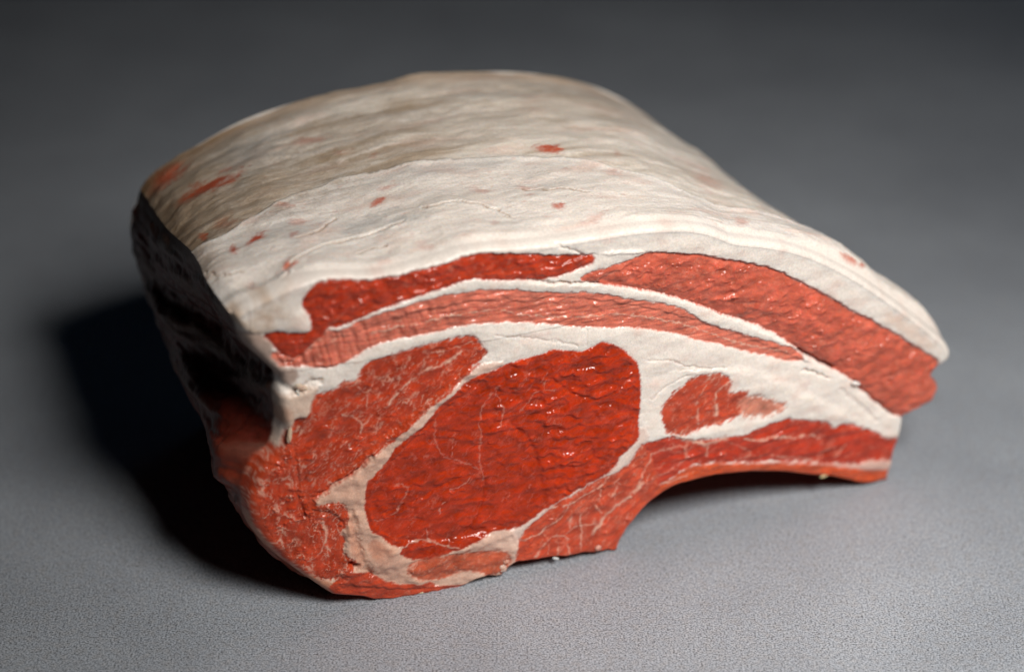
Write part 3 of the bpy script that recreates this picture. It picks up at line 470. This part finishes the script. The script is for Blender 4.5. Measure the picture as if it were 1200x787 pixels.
# two muscles that touch without a seam of fat between them
for a, b in (('rib_muscle', 'joint_rib'), ('chine_muscle', 'joint_chine')):
    p = chaikin(POLY[b], True, 1); w = sub(p, 2.)
    i = inside(UW[w], VW[w], p); d, _ = seg_dist(UW[w], VW[w], p, True)
    e = sstep(-.5, .5, np.where(i, d, -d))
    COL[w] = mix3(COL[w], np.array(MUSCLE[a]), e); FATF[w] *= 1 - e
for k, name in enumerate(ORDER, 1):
    w, sd = SD[name]
    if name not in MUSCLE:
        e = sstep(-.25, .45, sd)
        if name == 'fat_cap':
            lip = sstep(-36, -44, U[w])
            e = sstep(-.05, .6, sd) * (1 - lip) + 2.4 * lip * np.sqrt(np.clip(1 - (1 - np.clip(sd, 0, 2.6) / 2.6) ** 2, 0, 1))
        if name == 'fat_flap': e = np.sqrt(np.clip(1 - (1 - np.clip(sd, 0, 1.6) / 1.6) ** 2, 0, 1))
        H[w] += OFFSET[name] * e
        if name in TINT:
            COL[w] = mix3(COL[w], np.array(TINT[name][0]), sstep(-.4, .6, sd) * TINT[name][1])
        continue
    u, v = U[w], W[w]
    jag = fbm(u * 1.6, v * 1.6, 60 + k, 3) * JAG.get(name, .15)
    a, s, ang = MARBLE[name]
    ca, sa = math.cos(math.radians(ang)), math.sin(math.radians(ang))
    p, q = UW[w] * ca + VW[w] * sa, -UW[w] * sa + VW[w] * ca
    feather = fbm(p * .28, q * 1.3, 61 + k, 3) * FEATHER.get(name, .35)
    sw = SOFT.get(name, .32)
    e = sstep(-sw * 1.35, sw * .55, sd + jag + feather)
    base = np.array(MUSCLE[name])
    c = np.broadcast_to(base, u.shape + (3,)).copy()
    tone = fbm(u * .12, v * .12, 70 + k, 3) * .30 + fbm(p * .25, q * 1.4, 71 + k, 3) * .22 + fbm(u * 2.5, v * 2.5, 72 + k, 2) * .07 + fbm(u * .28, v * .4, 73 + k, 2) * .35
    c *= (1 + tone)[..., None]
    # translucent rim is darker and more saturated where the flesh thins to its membrane
    c = mix3(c, base * [.80, .55, .5], np.exp(-np.clip(sd, 0, 9) / .9) * .2)
    # marbling: a broken net and short streaks
    dens = sstep(-.15, .45, fbm(u * .11, v * .11, 80 + k, 3))
    net = np.abs(fbm(p * .15 + midf[w] * .7, q * .26 + midf[w] * .7, 81 + k, 4, .55))
    net2 = np.abs(fbm(p * .42 + midf[w], q * .62, 82 + k, 3))
    vein = np.exp(-(net / .045) ** 2) * sstep(-.25, .25, fbm(u * .4, v * .4, 83 + k, 2)) * .9 + np.exp(-(net2 / .040) ** 2) * sstep(0, .4, fbm(u * .35, v * .35, 84 + k, 2)) * .45
    st = sstep(.16, .50, fbm(p * .55 + fine[w] * .3, q * 2.8, 85 + k, 3)) * sstep(-.2, .3, fbm(p * .16, q * .16, 86 + k, 2))
    m = np.clip(vein * a * 2.3 * (.4 + .6 * dens) + st * s * 1.0, 0, .75)
    c = mix3(c, base * .25 + np.array([.70, .42, .32]) * .75, m)
    # relief
    dome = 1 - .6 * np.exp(-np.clip(sd, 0, 50) / .8)
    h = OFFSET[name] * e + np.zeros_like(u)
    if name == 'eye_muscle':
        act = sstep(-25, 15, u + (v - 40) * .5)                 # rougher towards the upper right
        h = h + e * dome * ((wrinkle[w] * .74 + bundle[w] * .16 + grains[w] * .04) * (.40 + .60 * act) - .1)
        c *= (1 + (bundle[w] - .5) * .22 + (wrinkle[w] - .5) * .12)[..., None]
    elif name == 'middle_muscle':
        rip = fbm(u * .50 + v * .1, v * .10, 91, 2) * sstep(5, -40, u) * .8       # upright pleats on the left
        h = h + e * dome * (fbm(u * .07, v * .9, 90, 3) * .40 + rip + .2 + fbm(u * .35, v * .8, 97, 2) * .42 * sstep(-32, -18, u) * sstep(42, 20, u))
    elif name in ('cap_muscle', 'cap_muscle_b'):
        h = h + e * dome * (bundle[w] * .22 + fbm(u * .35, v * .45, 95, 2, .4) * .6 + .2) + (1.2 * (1 - np.exp(-np.clip(sd, 0, 50) / 4)) if name == 'cap_muscle_b' else .5 * dome)
    elif name == 'rib_muscle':
        h = h + e * dome * (fbm(p * .14, q * .5, 92, 2, .4) * .5 + .2)
    elif name in ('flap_muscle', 'flap_strip'):
        h = h + e * dome * (fbm(p * .10, q * .4, 93, 2, .4) * .7 + .2)
    else:
        h = h + e * dome * (fbm(p * .2, q * .5, 94 + k, 2, .42) * .36 + .15)
    h = h + m * .05 + e * dome * beads[w] * BEAD.get(name, .6) + e * dome * sparkle[w] * SPARK.get(name, .5)
    H[w] += h
    COL[w] = COL[w] * (1 - e[..., None]) + c * e[..., None]
    FATF[w] = FATF[w] * (1 - e) + (m * .7) * e

def each_line(lines, margin):
    for wd, amt, p in lines:
        p = chaikin(p, False, 2)
        w = sub(p, margin + wd * 2)
        d, side = seg_dist(UW[w] + WX[w], VW[w] + WY[w], p, False)
        yield wd, amt, w, d, side

for wd, s, w, d, _ in each_line(VEINS, 1):
    wv = wd * .5 * (1 + fbm(U[w] * .5, W[w] * .5, 101, 3) * .9)
    g = np.exp(-(d / np.maximum(wv, .05)) ** 2) * s * .95 * sstep(-.6, .1, fbm(U[w] * .6, W[w] * .6, 102, 2))
    COL[w] = mix3(COL[w], np.array([.70, .45, .35]), g)
    FATF[w] = np.maximum(FATF[w], g)
    H[w] += g * .14
for wd, dep, w, d, _ in each_line(CREASES, 2):
    wv = wd * .5 * (1 + fbm(U[w] * .4, W[w] * .4, 103, 2) * .5)
    H[w] -= np.exp(-(d / wv) ** 2) * dep
for wd, ht, w, d, side in each_line(LEDGES, 8):
    H[w] += .6 * ht * np.exp(-d / 6) * sstep(-1, 1, -side * d / wd) * sstep(9, 6, d)
w = sub(POLY['hole'], 1)
H += fine * .02

# the cut face curves back at its rim
r = rounding(U, W)
BODY *= sstep(.5, 1.3, d_out / r)
x = np.clip(1 - d_out / r, 0, 1)
drop = r * (1 - np.sqrt(np.clip(1 - x * x, 0, 1)))
Hf = H * (1 - .8 * x ** 3) - drop

slope = FY[1] + 2 * FY[2] * U
nn = np.sqrt(1 + slope * slope)
POS = np.stack([U + Hf * slope / nn, front_y(U) - Hf / nn, W], -1).astype(F32)

# ---- split the cut face into its muscles and fat layers; every piece runs back into the joint
cell = label[:-1, :-1]
cell_in = in_out[:-1, :-1] & in_out[1:, 1:] & in_out[:-1, 1:] & in_out[1:, :-1]
IDX = np.arange(U.size).reshape(U.shape)
PARTNAME = {'cap_muscle_b': 'cap_muscle', 'side_sliver': 'side_muscle', 'flap_strip': 'flap_muscle'}
PARTLABEL = {'fat_cap': 'thick white outer fat with a mottled top', 'eye_muscle': 'large deep red oval eye of the loin',
             'middle_muscle': 'thin pink striated muscle layer between two white fat seams'}

def piece(mask, depth):
    """quads of the chosen cells plus walls running back into the joint"""
    a, b, c, d = IDX[:-1, :-1], IDX[:-1, 1:], IDX[1:, 1:], IDX[1:, :-1]
    q = np.stack([a[mask], b[mask], c[mask], d[mask]], -1)
    e = np.concatenate([q[:, [0, 1]], q[:, [1, 2]], q[:, [2, 3]], q[:, [3, 0]]])
    key = e.min(1).astype(np.int64) * U.size + e.max(1)
    _, inv, cnt = np.unique(key, return_inverse=True, return_counts=True)
    rim = e[cnt[inv] == 1]
    rim = rim[d_out.ravel()[rim].max(1) > .5]          # the skin covers the outer rim
    used = np.unique(q)
    remap = np.full(U.size, -1, np.int64); remap[used] = np.arange(len(used))
    rv = np.unique(rim)
    rmap = np.full(U.size, -1, np.int64); rmap[rv] = len(used) + np.arange(len(rv))
    P = POS.reshape(-1, 3)
    L = np.array([-SP, CP, 0])
    V = np.vstack([P[used], P[rv] + L * .02, P[rv] + L * depth])
    k = len(rv)
    Q = np.vstack([remap[q], np.c_[rmap[rim[:, 1]], rmap[rim[:, 0]], rmap[rim[:, 0]] + k, rmap[rim[:, 1]] + k]])
    src = np.r_[used, rv, rv]
    return V, Q, COL.reshape(-1, 3)[src], FATF.ravel()[src], BODY.ravel()[src]

parts = {}
for k, name in enumerate(['fat_layer'] + ORDER):
    mask = cell_in & (cell == k)
    if mask.sum() < 30: continue
    V, Q, c, f, bd = piece(mask, 5.)
    if name == 'fat_cap':
        cap_piece = (V, Q, c, f, bd); continue
    o = mesh_object(PARTNAME.get(name, name), V, Q, MAT_CUT, c, f, rack, bd)
    if name in PARTLABEL: o['label'] = PARTLABEL[name]
    parts[name] = o

# ------------------------------------------------------------------ outer skin: loft back from the rim of the cut
NT = 300
tw = np.linspace(0, 1, NT)
tt = T_LEN * (tw * .65 + .35 * tw ** 2)
left, top, bot = loft(tt)

def grid_quads(nt, ns, flip=False):
    i = np.arange(nt * ns).reshape(nt, ns)
    q = np.stack([i[:-1, :-1], i[:-1, 1:], i[1:, 1:], i[1:, :-1]], -1).reshape(-1, 4)
    return q[:, ::-1] if flip else q

def inset(row0, d):
    g = np.gradient(row0, axis=0)
    n = np.c_[-g[:, 1], g[:, 0]] / (np.hypot(g[:, 0], g[:, 1])[:, None] + 1e-9)
    a, b = row0 + n * d, row0 - n * d
    return np.where(inside(a[:, 0], a[:, 1], OUT)[:, None], a, b)

def on_face(q):
    """bilinear sample of the cut face's surface"""
    x = np.clip((q[:, 0] - gu[0]) / STEP, 0, len(gu) - 1.01); y = np.clip((q[:, 1] - gv[0]) / STEP, 0, len(gv) - 1.01)
    j, i = x.astype(int), y.astype(int); fx, fy = (x - j)[:, None], (y - i)[:, None]
    return (POS[i, j] * (1 - fx) + POS[i, j + 1] * fx) * (1 - fy) + (POS[i + 1, j] * (1 - fx) + POS[i + 1, j + 1] * fx) * fy

RIM = (.95, .7, .48, .3, .17, .08)

def skin(row):
    """positions of a loft strip; its front edge rolls over the rim on to the cut face"""
    t0 = rounding(row[0, :, 0], row[0, :, 1])
    T = t0[None, :] + tt[:, None] * (1 - t0[None, :] / T_LEN)
    P = place(row[..., 0], row[..., 1], T)
    rim = []; rc = []; rf = []
    for k, e in enumerate(RIM):
        q = inset(row[0], np.maximum(t0 * e, .02)[:, None])
        p = on_face(q) + np.array([SP, -CP, 0]) * (.06 if k else -.05)
        out = (row[0] - q); out /= np.linalg.norm(out, axis=1, keepdims=True) + 1e-9
        p[:, 0] += out[:, 0] * .04; p[:, 2] += out[:, 1] * .04
        rim.append(p)
        i = np.clip(((q[:, 1] - gv[0]) / STEP).astype(int), 0, len(gv) - 1); j = np.clip(((q[:, 0] - gu[0]) / STEP).astype(int), 0, len(gu) - 1)
        rc.append(COL[i, j]); rf.append(FATF[i, j])
    P = np.concatenate([np.stack(rim), P])
    body = np.concatenate([np.zeros((len(RIM), T.shape[1])), sstep(.3, 3., T - T[:1])])
    T = np.concatenate([np.repeat(T[:1], len(RIM), 0), T])
    def tint(col, fat, fade):
        """carry the cut face's own colour over the rim and let it fade into the skin"""
        K = len(RIM)
        w = 1 - sstep(fade[0], fade[1], T - T[:1] + (fade[2] if len(fade) > 2 else 0))
        w[:K] = 1
        c = np.concatenate([np.stack(rc), np.repeat(rc[-2][None], len(T) - K, 0)])
        f = np.concatenate([np.stack(rf), np.repeat(rf[-2][None], len(T) - K, 0)])
        return mix3(col, c, w), fat * (1 - w) + f * w
    return P, T, tint, body

def normals(P, sgn):
    n = np.cross(np.gradient(P, axis=1), np.gradient(P, axis=0)) * sgn
    return n / (np.linalg.norm(n, axis=-1, keepdims=True) + 1e-9)

def build_cap():
    P, T, tint, body = skin(top)
    S = np.broadcast_to(np.linspace(0, S_LEN, NS_TOP)[None], T.shape).astype(F32)
    T = T.astype(F32)
    n1 = fbm(S * .05, T * .05, 201, 3); n2 = fbm(S * .25, T * .45, 203, 4); n3 = fbm(S * 1.2, T * 1.6, 205, 3)
    Sx, Tx = S + n2 * 1.6 + n3 * .4, T + n2 * 1.2 + n3 * .3
    streak = fbm(Sx * .045, Tx * .40, 207, 4)
    streak2 = fbm(Sx * .16, Tx * 1.3, 209, 4)
    te = np.interp(S, [p[0] for p in EDGE], [p[1] for p in EDGE]).astype(F32) + fbm(S * .2, T * 0 + 3, 211, 3) * 1.4 + n3 * .3
    zone = sstep(.9, -.9, T - te + n2)                               # 1 = scraped pale front strip, 0 = older skin side
    white = np.array([.80, .73, .675]); grey = np.array([.42, .42, .415]); tan = np.array([.36, .25, .155]); brown = np.array([.34, .21, .11])
    pink = np.array([.74, .52, .44]); red = np.array([.56, .06, .012])
    col = mix3(np.broadcast_to(np.array([.77, .69, .61]), S.shape + (3,)).copy(), white, zone)
    col = mix3(col, white, sstep(.0, .5, streak) * .5)
    col = mix3(col, pink, np.clip(sstep(.05, .55, fbm(S * .06, T * .16, 213, 4)) * .5, 0, 1))
    col = mix3(col, grey, sstep(.12, .6, streak2) * (.12 + .16 * zone) * sstep(110, 50, S))
    col = mix3(col, tan, sstep(.0, .6, -streak * .5 - fbm(S * .03, T * .07, 227, 3)) * (.55 * (1 - zone) * sstep(150, 70, S) + .14))
    col = mix3(col, tan, sstep(38, 4, S + n2 * 8) * (1 - zone) * .65)
    def blob(items, rough):
        acc = np.zeros(S.shape, F32)
        for cs, ct, ax, at, bx, bt, s in items:
            det = ax * bt - at * bx
            ds, dt = Sx - cs, Tx - ct
            p = (ds * bt - dt * bx) / det; q = (-ds * at + dt * ax) / det
            d = np.sqrt(p * p + q * q) + rough * 1.3 * n2 + rough * .8 * n3
            acc = np.maximum(acc, s * sstep(1.45, .15, d))
        return acc
    col = mix3(col, tan, blob(TANS, .55) * .8 * (.55 + .45 * sstep(-.4, .3, streak2)))
    col = mix3(col, grey, blob(GREYS, .5) * .75)
    sp = blob(SPOTS, .75)
    col = mix3(col, brown, sp * .4); col = mix3(col, red, np.clip(sp, 0, 1) ** .75 * .92)
    # small random flecks of blood and hair-fine dark scratches
    fl, _, fid = worley(S / 5.5, T / 4.0, 215)
    fleck = sstep(.05 + .16 * fid ** 4, .01, fl + n3 * .12 + n2 * .05) * (fid > .5) * (.4 + .6 * zone)
    col = mix3(col, np.array([.58, .12, .04]), fleck * .2)
    scr = np.exp(-(np.abs(fbm(Sx * .10, Tx * .8, 217, 4)) / .02) ** 2) * sstep(.05, .4, fbm(S * .12, T * .2, 219, 2)) * zone
    col = mix3(col, np.array([.36, .30, .27]), scr * .35)
    # relief
    h = n1 * .9 + n2 * .13 + streak * .08 + streak2 * .05 * zone + n3 * .03 + zone * .7 + fbm(Sx * .07, Tx * .12, 225, 3) * .5 + fbm(Sx * .022 + T * .02, Tx * .085, 229, 2) * .5
    h += np.exp(-((T - te) / 1.2) ** 2) * .5
    edge_w = np.exp(-((T - te - .1) / .55) ** 2)
    col = mix3(col, white * 1.06, edge_w * .7)
    h -= scr * .10
    g1, g2, gi = worley(S / 1.3, T / 1.2, 221)
    crumb = sstep(40, 12, S) * sstep(22, 4, T) + .25 * zone
    h += crumb * (1 - g1 * 1.3) * .22 * sstep(-.2, .4, fbm(S * .15, T * .15, 223, 2))
    for wd, dep, p in TOPCREASES:
        d, _ = seg_dist(Sx.astype(F32), Tx.astype(F32), chaikin(p, False, 2), False)
        g = np.exp(-(d / (wd * (.5 + .3 * n2))) ** 2)
        h -= g * dep
        h += np.exp(-((d - wd * 1.2) / wd) ** 2) * dep * .25
        col = mix3(col, np.array([.40, .27, .18]), g * .7)
    h -= 1.4 * np.exp(-(((S - 9) / 7) ** 2 + ((T - 7) / 4) ** 2))       # hollow behind the lip of fat
    # browner dried rim at the far and left edges
    rim = np.clip(sstep(T_LEN - 9, T_LEN, T + n2 * 3) * .55 + sstep(7, 0, S + n2 * 3) * .35 * sstep(6, 20, T), 0, .8)
    col = mix3(col, np.array([.44, .25, .12]), rim)
    col *= (1 + n3 * .05 + n2 * .06)[..., None]
    ff = sstep(0, 2.5, T - T[:1])
    N = normals(P, 1)
    NR = P.shape[0]
    if N[NT // 2, NS_TOP // 2, 2] < 0: N = -N
    P = P + N * (h * ff)[..., None]
    V2, Q2, c2, f2_, b2 = cap_piece
    # blend the front rim of the skin into the cut face's fat colour
    col, fat = tint(col, np.ones(S.shape), (.1, 2.4))
    fat = fat.ravel()
    q = grid_quads(NR, NS_TOP)
    V = np.vstack([P.reshape(-1, 3), V2]); Q = np.vstack([q, Q2 + P.shape[0] * P.shape[1]])
    o = mesh_object('fat_cap', V, Q, MAT_CAP, np.vstack([col.reshape(-1, 3), c2]), np.r_[fat, f2_], rack, np.r_[body.ravel(), b2])
    o['label'] = PARTLABEL['fat_cap']
build_cap()

def build_side():
    P, T, tint, body = skin(left); T = T.astype(F32)
    s = np.broadcast_to(np.linspace(0, 100, NS_LEFT)[None], T.shape).astype(F32)
    n = fbm(s * .10, T * .09, 301, 4); n2 = fbm(s * .5, T * .35, 303, 3)
    layer = fbm(s * .16 + n * .4, T * .03, 305, 3)
    meat = np.array([.09, .014, .009]); fatc = np.array([.13, .075, .055])  # both darkened, the shade of this side is put into the colour
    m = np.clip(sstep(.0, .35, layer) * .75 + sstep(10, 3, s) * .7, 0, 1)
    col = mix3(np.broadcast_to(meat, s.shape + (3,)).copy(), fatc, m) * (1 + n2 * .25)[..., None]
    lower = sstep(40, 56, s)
    col = mix3(col, np.array([.22, .038, .018]), lower * .85); m = m * (1 - .7 * lower)  # lower bulge, its colour darkened for shade as well
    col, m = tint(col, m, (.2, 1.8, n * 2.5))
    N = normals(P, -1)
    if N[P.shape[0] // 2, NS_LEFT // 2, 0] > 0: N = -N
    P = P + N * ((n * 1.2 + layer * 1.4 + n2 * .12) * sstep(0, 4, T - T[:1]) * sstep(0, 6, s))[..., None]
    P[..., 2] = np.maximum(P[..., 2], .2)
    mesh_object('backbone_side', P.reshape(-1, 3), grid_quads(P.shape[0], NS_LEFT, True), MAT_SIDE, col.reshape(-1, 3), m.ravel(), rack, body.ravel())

    P, T, tint, body = skin(bot); T = T.astype(F32)
    s = np.broadcast_to(np.linspace(0, 200, NS_BOT)[None], T.shape).astype(F32)
    n = fbm(s * .1, T * .1, 311, 4)
    m = np.clip(sstep(.05, .4, n) * .6 + sstep(193, 197, s), 0, 1)
    col = mix3(np.broadcast_to(np.array([.34, .04, .02]), s.shape + (3,)).copy(), FAT_PINK, m)
    col, m = tint(col, m, (.5, 4))
    mesh_object('rib_side', P.reshape(-1, 3), grid_quads(P.shape[0], NS_BOT), MAT_SIDE, col.reshape(-1, 3), m.ravel(), rack, body.ravel())

    # far end: the second cut, closed with rings towards its middle
    ring = np.vstack([left[-1][::-1], top[-1][1:], bot[-1][::-1][1:-1]])[::4]
    cen = ring.mean(0); k = 24
    R = np.stack([cen + (ring - cen) * f for f in np.linspace(1, .02, k)])
    R = np.concatenate([R, R[:, :1]], 1)
    bulge = np.linspace(0, 1, k)[:, None]
    n = fbm(R[..., 0] * .08, R[..., 1] * .08, 321, 3)
    P = place(R[..., 0], R[..., 1], T_LEN + 1.2 * bulge + n * 1.0 * bulge)
    m = np.clip(sstep(.05, .2, n) + sstep(.25, .05, bulge + 0 * n), 0, 1)
    col = mix3(np.broadcast_to(np.array([.40, .055, .03]), n.shape + (3,)).copy(), FAT, m)
    mesh_object('far_cut', P.reshape(-1, 3), grid_quads(k, R.shape[1]), MAT_CUT, col.reshape(-1, 3), m.ravel(), rack)
build_side()

# ------------------------------------------------------------------ small tags of fat and membrane on the cut
def tag(name, u, v, out, size, ang, colour, seed, under=None):
    """a soft lobe standing off the cut face; out = how far it stands forward"""
    nu, nv = 28, 18
    a = np.linspace(0, 2 * math.pi, nu, endpoint=False); b = np.linspace(.02, math.pi - .02, nv)
    A, B = np.meshgrid(a, b)
    x, y, z = np.cos(A) * np.sin(B), np.sin(A) * np.sin(B), np.cos(B)
    k = 1 + .35 * fbm(x * 1.3 + seed, y * 1.3 + z * .9, seed, 3)
    x, y, z = x * k * size[0], y * k * size[1], z * k * size[2]
    ca, sa = math.cos(math.radians(ang)), math.sin(math.radians(ang))
    du, dv = x * ca - y * sa, x * sa + y * ca
    P = place(u + du, np.maximum(v + dv, .15), -out - z)
    i = np.arange(nu * nv).reshape(nv, nu); j = np.roll(i, -1, 1)
    q = np.stack([i[:-1], j[:-1], j[1:], i[1:]], -1).reshape(-1, 4)
    n = fbm(du * .8 + seed, dv * .8, seed + 3, 3)
    c = np.broadcast_to(np.array(colour), n.shape + (3,)) * (1 + .2 * n)[..., None]
    mesh_object(name, P.reshape(-1, 3), q, MAT_CUT, c.reshape(-1, 3), np.ones(n.size) * .8, under or rack)

TAGS = [(-48.0, 62.72, 0.6, (1.6, 0.7, 0.5), -30, (0.62, 0.46, 0.36)), (-48.82, 61.29, 0.7, (0.4, 0.9, 0.35), 10, (0.7, 0.62, 0.56)), (-51.18, 50.61, 0.8, (0.55, 2.0, 0.5), -8, (0.62, 0.45, 0.33)), (10.72, 2.08, 0.1, (0.9, 0.3, 0.3), -25, (0.75, 0.72, 0.68)), (79.97, 7.19, 0.2, (1.3, 0.35, 0.4), 5, (0.62, 0.45, 0.25)), (86.22, 33.08, 0.9, (1.3, 0.55, 0.5), -25, (0.78, 0.7, 0.66)), (-2.5, 2.81, 0.4, (1.0, 1.2, 0.7), 20, (0.66, 0.42, 0.34)), (-1.67, 4.61, 0.5, (0.8, 0.6, 0.6), 0, (0.55, 0.26, 0.19)), (-3.55, 1.56, 0.3, (0.7, 0.5, 0.5), 30, (0.66, 0.36, 0.28)), (21.13, 2.75, 0.5, (0.8, 0.7, 0.5), 0, (0.62, 0.3, 0.24)), (-22.13, -0.21, 0.2, (0.9, 0.6, 0.4), 20, (0.6, 0.42, 0.25))]
for n, (u, v, out, size, ang, colour) in enumerate(TAGS):
    tag('fat_tag', u, v, out, size, ang, colour, 400 + n * 7)
